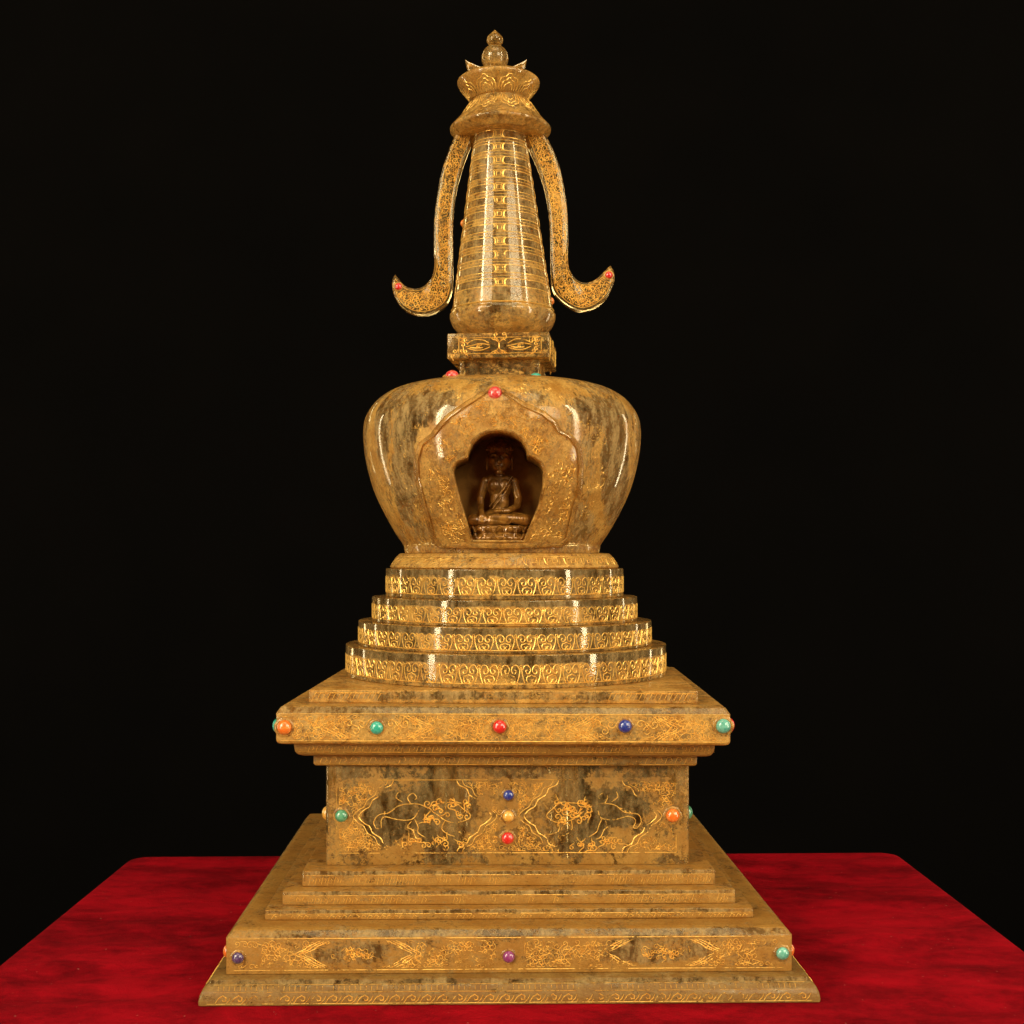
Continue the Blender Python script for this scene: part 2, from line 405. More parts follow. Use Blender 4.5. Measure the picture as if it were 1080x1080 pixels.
# die -----------------------------------------------------------
aD = 167.0
def fr(px, py, a=aD, x0=534.75):   # photo pixel on the front face -> (u, v)
    k = (D - a) / D
    return ((px - x0) * k, (586 - py) * k)
def orn_die(mb):
    for k in (0, 1, 3):
        sf = front(aD, k)
        T = fr(0, 822.5)[1]; B = fr(0, 899.5)[1]
        line(mb, sf, -133, T, -14, T, .9, .35, 3); line(mb, sf, -14, T, 60, T, .8, .3, 3)
        line(mb, sf, -155, B, -40, B, .9, .35, 3); line(mb, sf, -40, B, 155, B, 1.1, .4, 3)
        line(mb, sf, 155, B, 155, B + 16, 1.2, .45); line(mb, sf, -157, B, -157, T, .6, .25)
        mid = (T + B) / 2
        for c in (-76, 76):
            for off, w in ((0, 1.1), (5, .9)):
                for sg in (-1, 1):
                    e = 61 + off
                    pts = [(c + sg * (e - 32), T - .5), (c + sg * (e - 29.5), T - 5), (c + sg * (e - 23), T - 8), (c + sg * (e - 20), T - 14), (c + sg * (e - 13), mid + 15), (c + sg * (e - 10), mid + 9),
                           (c + sg * (e - 5), mid + 6), (c + sg * e, mid), (c + sg * (e - 5), mid - 6), (c + sg * (e - 10), mid - 9), (c + sg * (e - 13), mid - 15), (c + sg * (e - 20), B + 14), (c + sg * (e - 23), B + 8), (c + sg * (e - 29.5), B + 5), (c + sg * (e - 32), B + .5)]
                    ribbon(mb, catmull(pts, 3), sf, w, .4)
        def out(x, y):
            if not (-155 < x < 155 and B + 1.5 < y < T - 1.5): return False
            if abs(x) < 9 and abs(y - mid) < 26: return False
            if math.hypot(abs(x) - 152, y - mid) < 10: return False
            for c in (-76, 76):
                lim = 68 - abs(y - mid) * .95
                if abs(x - c) < lim: return False
            return True
        fill(mb, sf, (-155, B, 155, T), out, 4.3, rng, .62, .3, .95, .7)
        # the animal figures in their cartouches
        for c, m_ in ((-76, 1), (76, -1)):
            def g(pts, w=.95): ribbon(mb, catmull([(c + m_ * x + .8 * math.sin(y * 1.3), mid + y + .8 * math.sin(x)) for x, y in pts], 3), sf, w, .4)
            g([(-44, -11), (-47, -5), (-43, 1), (-32, 4), (-24, 9), (-15, 12), (-6, 11), (2, 7)])
            g([(-44, -11), (-40, -10), (-41, -4), (-36, -1), (-26, -2), (-18, -4), (-10, -2), (-6, 6)])
            g([(-38, 1.8), (-36, 4.2)]); g([(-34, 3), (-31, 5.4)]); g([(-29, 6), (-26, 8.6)]); g([(-24, 8.5), (-21, 11.4)])
            g([(2, 7), (9, 11), (17, 13), (27, 12), (35, 7), (41, 1), (37, -3), (28, -6), (18, -3), (12, 1), (6, 5)])
            g([(-13, -4), (-16, -10), (-12, -13), (-9, -19), (-5, -22)]); g([(-10, -3), (-7, -9), (-6, -15), (1, -20)])
            g([(18, -3), (16, -11), (21, -17), (27, -19)]); g([(28, -6), (30, -13), (38, -17), (42, -16)])
            g([(-13, 12), (-16, 17), (-12, 21), (-7, 18), (-10, 15)]); g([(-20, 14), (-26, 18), (-24, 22)])
            for q in range(26):
                x, y = rng.uniform(0, 40), rng.uniform(-6, 15)
                ribbon(mb, curl(c + m_ * x, mid + y, rng.uniform(2.2, 3.8), rng.uniform(0, 6.3), 1.1, rng.choice((-1, 1))), sf, 1.2, .7)
            for q in range(18):
                x = rng.uniform(-30, 44)
                ribbon(mb, curl(c + m_ * x, B + rng.uniform(4, 14), rng.uniform(2, 3.6), rng.uniform(0, 6.3), 1.1, rng.choice((-1, 1))), sf, 1.1, .6)
        for q in range(5):
            ribbon(mb, curl(rng.choice((-1, 1)) * rng.uniform(3, 8), mid + rng.uniform(-25, 25), 3, rng.uniform(0, 6.3)), sf, .8, .4)
DI = fillet([(100, -284.3), (aD, -284.3), (aD, -192.2), (100, -192.2)], 1.0)
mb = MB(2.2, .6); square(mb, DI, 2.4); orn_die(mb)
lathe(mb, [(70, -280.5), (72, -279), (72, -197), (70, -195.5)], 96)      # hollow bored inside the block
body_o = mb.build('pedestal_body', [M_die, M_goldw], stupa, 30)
bm = bmesh.new(); bm.from_mesh(body_o.data)
for f in bm.faces:
    c = f.calc_center_median()
    if f.material_index == 0 and math.hypot(c.x - 2.2 * U, c.y) < 73 * U and -282 < c.z / U - 378 < -194: f.normal_flip()
bm.to_mesh(body_o.data); bm.free()

# cornice -----------------------------------------------------------
CORN = (3.5, -1.3)
def orn_row(a, z0, z1, pitch):
    def f(mb):
        for k in (0, 1, 3):
            sf = front(a, k)
            line(mb, sf, -a + 4, z1, a - 4, z1, .7, .3, 4); line(mb, sf, -a + 4, z0, a - 4, z0, .7, .3, 4)
            u = -a + 6; h = z1 - z0
            while u < a - 8:
                ribbon(mb, [(u, z0 + h * .1), (u + pitch * .25, z0 + h * .85), (u + pitch * .6, z0 + h * .9), (u + pitch * .75, z0 + h * .5), (u + pitch * .5, z0 + h * .3)], sf, .9, .35)
                u += pitch
    return f
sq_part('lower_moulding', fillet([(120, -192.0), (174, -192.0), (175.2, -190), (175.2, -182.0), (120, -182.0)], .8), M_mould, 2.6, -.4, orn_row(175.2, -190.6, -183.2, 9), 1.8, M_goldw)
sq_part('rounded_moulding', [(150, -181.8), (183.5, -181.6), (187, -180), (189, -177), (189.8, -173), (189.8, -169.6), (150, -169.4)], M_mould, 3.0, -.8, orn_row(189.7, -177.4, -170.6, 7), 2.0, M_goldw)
aC = 202.6
def orn_corn(mb):
    for k in (0, 1, 3):
        sf = front(aC, k)
        line(mb, sf, -198, -141.3, 198, -141.3, .8, .3, 4); line(mb, sf, -198, -165.6, 198, -165.6, 1.0, .35, 4)
        def ins(x, y):
            if not (-197 < x < 197 and -164.5 < y < -142.5): return False
            for gx in (-195.6, -112.4, -1.5, 109.8, 195):
                if math.hypot(x - gx, y + 153.5) < 8.5: return False
            for c in (-112, 110):
                if abs(x - c) + abs(y + 153.5) * 2.2 < 34: return False
            return True
        fill(mb, sf, (-197, -164, 197, -142), ins, 4.8, rng, .66, .3, .85, .7)
        for c in (-112, 110):
            for sg in (-1, 1):
                for o_ in (0, 4, 8):
                    ribbon(mb, catmull([(c + sg * (24 + o_), -142.8), (c + sg * (30 + o_), -147), (c + sg * (40 + o_ * 1.4), -153.5), (c + sg * (30 + o_), -160), (c + sg * (24 + o_), -164)], 4), sf, .9, .35)
                for q in range(3):
                    ribbon(mb, curl(c + sg * (13 + q * 6), -150 - 6 * (q % 2), 4.2, q * 1.7, 1.2, sg), sf, 1.0, .45)
sq_part('cornice_slab', fillet([(150, -169.2), (198, -169.2), (aC - 1.2, -168), (aC, -165.5), (aC, -141), (aC - 3.6, -135.6), (aC - 6, -134.8), (140, -134.8)], .8), M_corn, *CORN, orn_corn, 2.5)
def orn_cs(mb):
    for k in (0, 1, 3):
        sf = front(177.5, k)
        for x0, x1 in ((-174, -112), (96, 174)):
            u = x0
            while u < x1:
                ribbon(mb, [(u, -131.6), (u + 3, -125.6), (u + 6, -126)], sf, .9, .35); u += 4.6
            line(mb, sf, x0, -125, x1, -125, .9, .35)
sq_part('cornice_step', fillet([(120, -134.6), (177.5, -134.6), (177.5, -122.8), (100, -122.8)], 1.2), M_corn, 3.2, -1.3, orn_cs, 1.8)

# round tiers -----------------------------------------------------------
def tier_motif(mb, sf, u, v0, w, h, ww=1.05):
    X = lambda x: u + x * w
    Y = lambda y: v0 + y * h
    for s_ in (-1, 1):
        ribbon(mb, catmull([(X(s_ * .46), Y(.92)), (X(s_ * .44), Y(.6)), (X(s_ * .39), Y(.3)), (X(s_ * .30), Y(0))], 3), sf, ww, .35)
        ribbon(mb, catmull([(X(s_ * .40), Y(.80)), (X(s_ * .33), Y(1.0)), (X(s_ * .17), Y(1.02)), (X(s_ * .05), Y(.82)), (X(s_ * .09), Y(.60)), (X(s_ * .22), Y(.56)), (X(s_ * .26), Y(.72)), (X(s_ * .18), Y(.78))], 3), sf, ww, .35)
        ribbon(mb, catmull([(X(0), Y(.50)), (X(s_ * .10), Y(.42)), (X(s_ * .19), Y(.40)), (X(s_ * .23), Y(.22)), (X(s_ * .16), Y(.04)), (X(s_ * .04), Y(.07)), (X(s_ * .03), Y(.22)), (X(s_ * .11), Y(.25))], 3), sf, ww, .35)
    ribbon(mb, [(X(.5) + 1.2 * math.cos(q * PI / 3), Y(.97) + 1.2 * math.sin(q * PI / 3)) for q in range(6)], sf, .8, .35, closed=True)
def tier(R, z0, z1, dx, v0, v1, ph):
    mb = MB(dx, 0)
    lathe(mb, fillet([(40, z0), (R, z0), (R, z1), (30, z1)], 1.1, 3), 144)
    sf = rnd(lambda v: R + .02)
    n = round(2 * PI * R / 19.6); w = 2 * PI * R / n
    for i in range(n):
        tier_motif(mb, sf, (i + ph) * w, v0, w, v1 - v0)
    L = 2 * PI * R
    for v in (v0 - .2,):
        ribbon(mb, [(L * k / 120, v) for k in range(120)], sf, .95, .35, closed=True)
    return mb.build('round_tier', [M_tier, M_gold], stupa, 30)
tier(167.5, -122.6, -91.6, 2.5, -118.0, -101.5, .2)
tier(153.5, -91.4, -67.2, 1.5, -88.4, -74.5, .0)
tier(139.0, -67.0, -42.4, 1.2, -63.8, -50.2, .4)
tier(124.7, -42.2, -13.2, 1.2, -37.5, -22.0, .1)
# vase seat
mb = MB(1.0, 0)
SE = [(60, -13.0), (119, -13.0), (120.4, -11.5), (111.8, .8), (110, 2.4), (60, 2.6)]
lathe(mb, fillet(SE, 1.0, 2), 144)
sf = rnd(lambda v: interp([(120.0, -11.2), (112.4, .2)], v) + .1)
n = 34; w = 2 * PI * 116 / n
for i in range(n):
    u = i * w
    ribbon(mb, [(u, -9), (u, -2.5), (u + w * .45, -2), (u + w * .5, -6), (u + w * .25, -7), (u + w * .22, -4.5)], sf, 1.0, .4)
    ribbon(mb, [(u + w * .6, -9), (u + w * .62, -3), (u + w * .8, -2), (u + w * .9, -7), (u + w, -9)], sf, .9, .4)
for v in (-10, -.8): ribbon(mb, [(2 * PI * interp([(120, -11.2), (112.4, .2)], v) * k / 120, v) for k in range(120)], sf, .8, .35, closed=True)
mb.build('vase_seat', [M_seat, M_gold], stupa, 30)

# vase -----------------------------------------------------------
VX = -1.5
VP = [(102, 2.8), (103, 7), (104.2, 12), (113, 25), (124.5, 46), (134.5, 68), (141.2, 91), (144.8, 112), (145.6, 128), (144, 141), (138.5, 152.5), (128.5, 163.5), (112.5, 172.6), (91.5, 177.8), (70, 179.4)]
VPs = catmull(VP, 5)
def vR(z): return interp(VPs, z)
def vy(x, z): return math.sqrt(max(4, vR(z) ** 2 - (x) ** 2))
def px2v(px, py, off=6.0):
    x, z = px - 531 - VX, 586 - py; d = 130
    for _ in range(8):
        k = (D - d) / D; X = (px - 531) * k - VX; Z = (586 - py) * k
        d = vy(X, Z) + off
    return X, Z
OUT = [(521.7, 403.5), (536, 412.6), (553.7, 424), (574.5, 433), (587.8, 443.7), (592.5, 453), (605, 459), (613.5, 471), (616, 492), (614.5, 516), (607, 546), (601, 571), (592, 577.5), (530, 579), (464, 578), (455, 571), (444, 534), (436.7, 504), (436, 484), (441, 467), (454, 457), (459.5, 449), (470.7, 437), (488.5, 424.5), (506.3, 413.5)]
INN = [(498.4, 569), (493.9, 554), (486, 528), (480.3, 507.4), (478, 496), (480.5, 489), (486, 485.2), (493, 482.5), (494.5, 476), (499, 467), (506.8, 459.4), (517, 455.8), (527.6, 455), (539, 457.2), (549.6, 464), (554.8, 472.4), (556, 480.5), (562.6, 483), (569.7, 488.2), (573, 496), (572.3, 512.6), (568, 532), (560.5, 550), (554.8, 563), (552, 569.5)]
outer = [px2v(*p) for p in OUT]; inner = [px2v(*p) for p in INN]
cen = px2v(526, 515)
def cast(poly, an):
    dx, dz = math.cos(an), math.sin(an); best = None
    for i in range(len(poly)):
        (x0, z0), (x1, z1) = poly[i], poly[(i + 1) % len(poly)]
        ex, ez = x1 - x0, z1 - z0
        den = dx * ez - dz * ex
        if abs(den) < 1e-9: continue
        rx, rz = x0 - cen[0], z0 - cen[1]
        t = (rx * ez - rz * ex) / den; s_ = (rx * dz - rz * dx) / den
        if t > 0 and -1e-6 <= s_ <= 1 + 1e-6: best = t if best is None else min(best, t)
    return best or 10
NA = 288
# subtle rounding of the cusps, keeping them readable
rO = [cast(outer, 2 * PI * k / NA) for k in range(NA)]; rI = [cast(inner, 2 * PI * k / NA) for k in range(NA)]
def polar(k, r): return (cen[0] + r * math.cos(2 * PI * k / NA), cen[1] + r * math.sin(2 * PI * k / NA))
# vase solid with the niche cut into it
mb = MB(VX, 0); lathe(mb, VPs, 160)
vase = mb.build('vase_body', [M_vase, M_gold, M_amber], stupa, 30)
cut = MB(VX, 0)
rows = []
for d_ in (200, 68):
    rows.append([(polar(k, rI[k] * (1.012 if d_ > 100 else 1.03))[0], d_, polar(k, rI[k] * 1.02)[1]) for k in range(0, NA, 2)])
cut.loops(rows, 2)
cutter = cut.build('cutter', [M_vase, M_gold, M_amber], None, 30)
cutter.location = stupa.location
bpy.context.view_layer.update()
md = vase.modifiers.new('niche', 'BOOLEAN'); md.object = cutter; md.operation = 'DIFFERENCE'; md.solver = 'EXACT'
dg = bpy.context.evaluated_depsgraph_get()
nm = bpy.data.meshes.new_from_object(vase.evaluated_get(dg))
vase.modifiers.clear(); old = vase.data; vase.data = nm
bpy.data.objects.remove(cutter)
nm.polygons.foreach_set('use_smooth', [True] * len(nm.polygons)); nm.set_sharp_from_angle(angle=math.radians(30))
vase.data.name = 'vase_body'
# gilt scrolls on the bare sides of the vase
def vsurf(u, v): return (vR(v) * math.sin(u / 140), vR(v) * math.cos(u / 140), v)
mb = MB(VX, 0)
def vins(u, v):
    x = 140 * math.sin(u / 140)
    if v < 10 or v > 165: return False
    an = math.atan2(v - cen[1], x - cen[0]); k = int((an % (2 * PI)) / (2 * PI) * NA) % NA
    rr_ = math.hypot(x - cen[0], v - cen[1])
    return rO[k] + 4 < rr_ < rO[k] + (26 if x > 0 else 16)
fill(mb, vsurf, (-150, 10, 150, 165), vins, 6.5, rng, .6, .2, .6)
mb.build('gilt_scrollwork', [M_vase, M_goldvw], vase, 30)

# arched niche frame -----------------------------------------------------------
mb = MB(VX, 0)
def pan(k, r, off):
    x, z = polar(k, r)
    return (x, vy(x, max(4, min(178, z))) + off, z)
seq = [('i', .0, -14), ('i', .0, 2.5), ('i', .5, 5.0), ('i', 1.4, 6.0), ('i', 2.4, 6.1), ('i', 3.0, 5.1), ('i', 3.8, 5.1)]
rows = []
for (_, dr, off) in seq: rows.append([pan(k, rI[k] + dr, off) for k in range(NA)])
for f in [q / 12 for q in range(1, 12)]:
    rows.append([pan(k, (rI[k] + 3.8) * (1 - f) + (rO[k] - 5.6) * f, 5.0) for k in range(NA)])
for (dr, off) in ((-5.2, 5.0), (-5.0, 7.0), (-4.4, 7.8), (-2.4, 7.6), (-.6, 6.2), (0, 3.8), (.2, 1.0), (.4, -3)):
    rows.append([pan(k, rO[k] + dr, off) for k in range(NA)])
rows.append([pan(k, rO[k] - 4, -8) for k in range(NA)])
mb.loops(rows, 0, closed_v=True)
for q in range(len(mb.mi)):
    ring_ = q // NA
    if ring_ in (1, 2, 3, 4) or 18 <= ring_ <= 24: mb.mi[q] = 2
def psurf(u, v): return (u, vy(u, max(4, min(178, v))) + 5.05, v)
def pins(x, z):
    an = math.atan2(z - cen[1], x - cen[0]); k = int((an % (2 * PI)) / (2 * PI) * NA) % NA
    r = math.hypot(x - cen[0], z - cen[1])
    return rI[k] + 5 < r < rO[k] - 7.5 and not (math.hypot(x - (px2v(522, 414)[0]), z - px2v(522, 414)[1]) < 9)
fill(mb, psurf, (-85, 5, 85, 165), pins, 5.2, rng, .62, .4, .9, .7)
fill(mb, psurf, (-85, 5, 85, 165), pins, 15, rng, .9, .6, .5)
for i in range(16):                       # larger lotus scrolls on the right shoulder
    x, z = px2v(570 + rng.uniform(-24, 30), 487 + rng.uniform(-22, 18))
    ribbon(mb, [q for q in curl(x, z, rng.uniform(4, 7), rng.uniform(0, 6.3), 1.3, rng.choice((-1, 1)), 14) if pins(*q)], psurf, 1.0, .6)
mb.build('niche_frame', [M_panel, M_goldvw, M_rim], stupa, 35)

# harmika -----------------------------------------------------------
HX = 0.0; HY = -6.3
mb = MB(HX, HY); square(mb, fillet([(30, 179.6), (41, 179.6), (41, 200), (30, 200)], 1.0), 1.5)
mb.build('harmika_neck', [M_harm, M_gold], stupa, 30)
mb = MB(HX, HY); aH = 52.0
square(mb, fillet([(35, 200.2), (aH, 200.2), (aH, 226), (35, 226)], 1.4), 1.6)
for k in range(4):
    sf = front(aH, k)
    for (x0, y0, x1, y1) in ((-40, 205, 44, 205), (-40, 221, 44, 221), (44, 205, 44, 221), (-40, 205, -40, 221)): line(mb, sf, x0, y0, x1, y1, 1.0, .4)
    line(mb, sf, 1, 210, 1, 216, 1.6, .45)
    for s_ in (-1, 1):
        for t_ in (-1, 1):
            ribbon(mb, [(1, 213 + t_ * 3), (1 + s_ * 3, 213 + t_ * 5.4), (1 + s_ * 6, 213 + t_ * 6.2), (1 + s_ * 8, 213 + t_ * 7.6)], sf, 1.2, .45)
            ribbon(mb, curl(1 + s_ * 3.4, 213 + t_ * 6.4, 1.8, 0), sf, .8, .4)
        ex = 1 + s_ * 21
        ribbon(mb, catmull([(ex - 12, 215), (ex - 4, 219), (ex + 5, 218.4), (ex + 11, 215.5)], 4), sf, 1.15, .45)
        ribbon(mb, catmull([(ex - 13, 212), (ex - 5, 213.6), (ex + 2, 215), (ex + 12, 213.4)], 4), sf, 1.15, .45)
        ribbon(mb, catmull([(ex - 11, 210.5), (ex - 3, 208.4), (ex + 5, 208.8), (ex + 12, 211.6)], 4), sf, 1.15, .45)
        ribbon(mb, catmull([(ex - 9, 211.5), (ex - 2, 210.4), (ex + 5, 211)], 4), sf, 1.4, .4)
        ribbon(mb, curl(ex, 211.8, 2, 1, 1.1), sf, 1.15, .45)
    for (x, y) in [(39, 218), (39, 214), (39, 209), (36, 219), (34, 217), (-36, 218), (-36, 214), (-37, 208), (-33, 207), (-46, 203), (-44, 208), (6, 224), (-2, 224), (-33, 219), (36, 207)]:
        ribbon(mb, curl(x, y, 2.2, x, 1.1, 1 if x > 0 else -1), sf, 1.15, .45)
mb.build('harmika_block', [M_harm, M_gold], stupa, 30)

# spire -----------------------------------------------------------
def sx(Z): return -.5 - 3.2 * (Z - 228) / 215
mb = MB(sx, 0)
def cR(z): return 53.0 - 26.0 * (z - 257) / 186
lathe(mb, fillet([(5, 226.2), (38, 227), (46.5, 233.5), (53, 241.5), (55.6, 248.5), (55.9, 252.8), (54.4, 255.4)], 2.5, 3), 128)
mb.build('spire_bowl', [M_spire, M_gold], stupa, 30)
mb = MB(sx, 0)
prof = [(20, 255.6), (cR(257) + .6, 255.6)]
rows_z = []
def yz(y): return 586 - y
NR = 12
for i in range(NR): rows_z.append(yz(314.5 - i * 14.42) + 6)
z = 257.0
for zc in rows_z:
    prof += [(cR(zc - 4.4), zc - 4.4), (cR(zc + 4.2), zc + 4.2)]
prof += [(cR(443), 443), (20, 444)]
lathe(mb, prof, 128)
sf = rnd(lambda v: cR(v) + .08)
for zc in rows_z:
    for v in (zc - 4.1, zc + 3.9):
        n = 96; ribbon(mb, [(2 * PI * cR(v) * k / n, v) for k in range(n)], sf, .75, .1, closed=True)
    ribbon(mb, [(2 * PI * cR(zc + 7) * k / 96, zc + 7.0) for k in range(96)], sf, .5, .08, closed=True)
    for q in range(4):
        u0 = 2 * PI * cR(zc) * q / 4 - 2.0 * (q == 0)
        ribbon(mb, [(u0 - 2.3, zc - 2.2), (u0 + 2.3, zc - 2.2), (u0 + 2.3, zc + 2.2), (u0 - 2.3, zc + 2.2)], sf, 1.4, .3, closed=True)
        for s_ in (-1, 1):
            ribbon(mb, [(u0 + s_ * 6.5, zc + 4), (u0 + s_ * 4.6, zc + 1.8), (u0 + s_ * 4.6, zc - 1.8), (u0 + s_ * 6.5, zc - 4)], sf, 1.6, .3)
            ribbon(mb, [(u0 + s_ * 2.3, zc + 2.2), (u0 + s_ * 4.8, zc + 3.9)], sf, 1.3, .3)
            ribbon(mb, [(u0 + s_ * 2.3, zc - 2.2), (u0 + s_ * 4.8, zc - 3.9)], sf, 1.3, .3)
for v in (257.6,): ribbon(mb, [(2 * PI * cR(v) * k / 96, v) for k in range(96)], rnd(lambda v: cR(v) + .6), 1.8, .9, closed=True)
mb.build('spire', [M_spire, M_gold], stupa, 40)

# canopy -----------------------------------------------------------
mb = MB(-3.2, 0)
CN = fillet([(22, 441.5), (45, 440.0), (53.0, 446.6), (53.4, 449.2), (42, 461.5), (30.6, 477.8)], 1.0, 3)
lathe(mb, CN + [(20, 478)], 112)
tab = [(53.4, 449.2), (42, 461.5), (30.6, 477.8)]
sf = rnd(lambda v: interp(tab, v) + .25)
def arches(mb, z0, z1, R, n, ph, hand=1):
    W = 2 * PI * R / n
    for i in range(n):
        u = (i + ph) * W
        for s_ in (1.0, .72, .44):
            h = (z1 - z0) * s_
            pts = [(-.46, 0), (-.46, .35), (-.34, .72), (-.16, .8), (-.07, 1.0), (.07, 1.0), (.16, .8), (.34, .72), (.46, .35), (.46, 0)]
            P_ = [(u + x * W * s_ * .92, (z0 + y * h) if hand > 0 else (z1 - y * h)) for x, y in pts]
            # arc length shrinks with radius so scale by local circumference
            ribbon(mb, catmull(P_, 2), lambda uu, v: (interp(arches.tab, v) * math.sin(uu / R), interp(arches.tab, v) * math.cos(uu / R), v), .95, .4)
arches.tab = [(a + .25, b) for a, b in tab]
arches(mb, 459, 474, 40, 10, .42, -1)
mb.build('canopy', [M_top, M_goldw], stupa, 24)
mb = MB(-5.2, 0)
CU = fillet([(28, 478.2), (29.8, 479.0), (43.2, 495.6), (43.7, 498.6), (40.5, 501.4), (26, 502.6)], 1.0, 3)
lathe(mb, [(20, 478.2)] + CU + [(12, 500)], 112)
arches.tab = [(29.9, 479.2), (33.8, 484), (38.8, 490), (42.7, 495.2)]
arches(mb, 480.5, 493, 36, 9, .45, 1)
mb.build('lotus_bowl', [M_top, M_gold], stupa, 24)

# crescent moon + jewel -----------------------------------------------------------
FX = -9.0
mb = MB(FX + 1, 0)
zc1, r1 = 586 - 60.5, 32.6; zc2, r2 = 586 - 19, 54.8
def band(mb, A, B, h, bev=1.6, m=0):
    """blade between two edge curves of equal length, thickness 2h, rounded edges"""
    rows = []
    for (ax, az), (bx, bz) in zip(A, B):
        L = math.hypot(bx - ax, bz - az) or .01; q = min(bev, L * .3); ux, uz = (bx - ax) / L, (bz - az) / L
        hh = h * min(1, .25 + L / 9)
        o = []
        for (s0, dd) in ((0, -(hh - q)), (q * .3, -(hh - q * .3)), (q, -hh), (L - q, -hh), (L - q * .3, -(hh - q * .3)), (L, -(hh - q)), (L, hh - q), (L - q * .3, hh - q * .3), (L - q, hh), (q, hh), (q * .3, hh - q * .3), (0, hh - q)):
            o.append((ax + ux * s0, dd, az + uz * s0))
        rows.append(o)
    mb.loops(rows, m)
co_, ci_ = [], []
for k in range(49):
    t = k / 48; a_ = PI + (PI) * t
    a_ = PI + .077 + (PI - .154) * t
    co_.append((r1 * math.cos(a_), zc1 + r1 * math.sin(a_)))
    x = -32.5 + 65 * t
    ci_.append((x, zc2 - math.sqrt(r2 * r2 - x * x)))
band(mb, co_, ci_, 4.5, 1.6)

mb.build('crescent', [M_fin, M_gold], stupa, 45)
mb = MB(FX, 0)
sp = [(14.2 * math.cos(t * PI / 16 - PI / 2), 524.3 + 14.2 * math.sin(t * PI / 16 - PI / 2)) for t in range(0, 15)]
lathe(mb, [(6, 508)] + [q for q in sp if q[0] > 5] + catmull([(4.6, 537.6), (6.6, 538.8), (8.4, 541.5), (8.7, 544), (7.6, 547), (4.6, 550.3), (1.8, 552.8), (.6, 554.2)], 3), 64)
mb.build('jewel_finial', [M_fin, M_gold], stupa, 40)

# scarf wings -----------------------------------------------------------
LW = [(483, 139), (475, 157), (467, 180), (461.5, 207), (458.2, 236), (457.8, 262), (458.4, 281), (456, 292.5), (449.5, 301.5), (439.7, 305.6), (429, 303.4), (421.7, 296.5), (417, 290),
      (414.2, 297), (415.6, 311), (423, 323.6), (436, 331.6), (450.5, 332.6), (464, 327.6), (473, 319), (477, 308), (478.2, 290), (477.8, 262), (478, 235), (480, 210), (485, 187), (491, 168), (498, 150), (500, 139)]
RW = [(570, 137), (580, 153), (588, 172), (593.8, 194), (597.8, 222), (599.2, 252), (599, 280), (604.6, 293), (614, 299.2), (626, 297.2), (637.5, 287), (643.6, 280.4),
      (647.6, 291.5), (645.5, 304), (638, 317), (626, 325.8), (612, 328.8), (599.5, 324), (588, 314.5), (582, 304), (580.6, 280), (580, 252), (578.4, 222), (574, 199), (568, 181), (560, 162), (555, 150), (553, 137)]
def wing(outl, tipgem, nm='scarf_wing'):
    P2 = [(x - 531, 586 - y) for x, y in outl]
    t = 12 if outl is LW else 11
    def even(pl, n):
        L = [0]
        for a, b in zip(pl, pl[1:]): L.append(L[-1] + math.hypot(b[0] - a[0], b[1] - a[1]))
        o = []; i = 0
        for k in range(n + 1):
            s_ = L[-1] * k / n
            while i < len(L) - 2 and L[i + 1] < s_: i += 1
            f = (s_ - L[i]) / (L[i + 1] - L[i]); o.append((pl[i][0] + (pl[i + 1][0] - pl[i][0]) * f, pl[i][1] + (pl[i + 1][1] - pl[i][1]) * f))
        return o
    EA = even(catmull(P2[:t + 1], 5), 90); EB = even(catmull(P2[t:], 5), 90)[::-1]
    mb = MB(0, 0); band(mb, EA, EB, 8, 2.2)
    P2 = EA[:-1] + EB[::-1]
    N = len(P2)
    def ins(x, y, pad=3.4):
        c = False; j = N - 1; near = 1e9
        for i in range(N):
            xi, yi = P2[i]; xj, yj = P2[j]
            if (yi > y) != (yj > y) and x < (xj - xi) * (y - yi) / (yj - yi) + xi: c = not c
            near = min(near, (xi - x) ** 2 + (yi - y) ** 2); j = i
        return c and near > pad * pad and (x - tipgem[0]) ** 2 + (y - tipgem[1]) ** 2 > 36
    sf = lambda u, v: (u, 8.0, v)
    sfb = lambda u, v: (u, -8.0, v)
    xs = [p[0] for p in P2]; ys = [p[1] for p in P2]
    fill(mb, sf, (min(xs), min(ys), max(xs), max(ys)), ins, 4.5, rng, .85, .35, 1.0, .66)
    # inner border line
    area = sum(P2[i][0] * P2[(i + 1) % N][1] - P2[(i + 1) % N][0] * P2[i][1] for i in range(N)); sg = 1 if area > 0 else -1
    bl = []
    for i in range(3, N - 3):
        (x0, y0), (x1, y1) = P2[i - 1], P2[(i + 1) % N]; tx, ty = x1 - x0, y1 - y0; L = math.hypot(tx, ty) or 1
        q = (P2[i][0] - sg * ty / L * 2.9, P2[i][1] + sg * tx / L * 2.9)
        if not any((q[0] - a) ** 2 + (q[1] - b) ** 2 < 6.5 for a, b in P2): bl.append(q)
        else:
            if len(bl) > 3: ribbon(mb, bl, sf, .8, .35)
            bl = []
    if len(bl) > 3: ribbon(mb, bl, sf, .8, .35)
    return mb.build(nm, [M_wing, M_gold], stupa, 50)
wing(LW, (421 - 531, 586 - 304)); wing(RW, (642 - 531, 586 - 292))

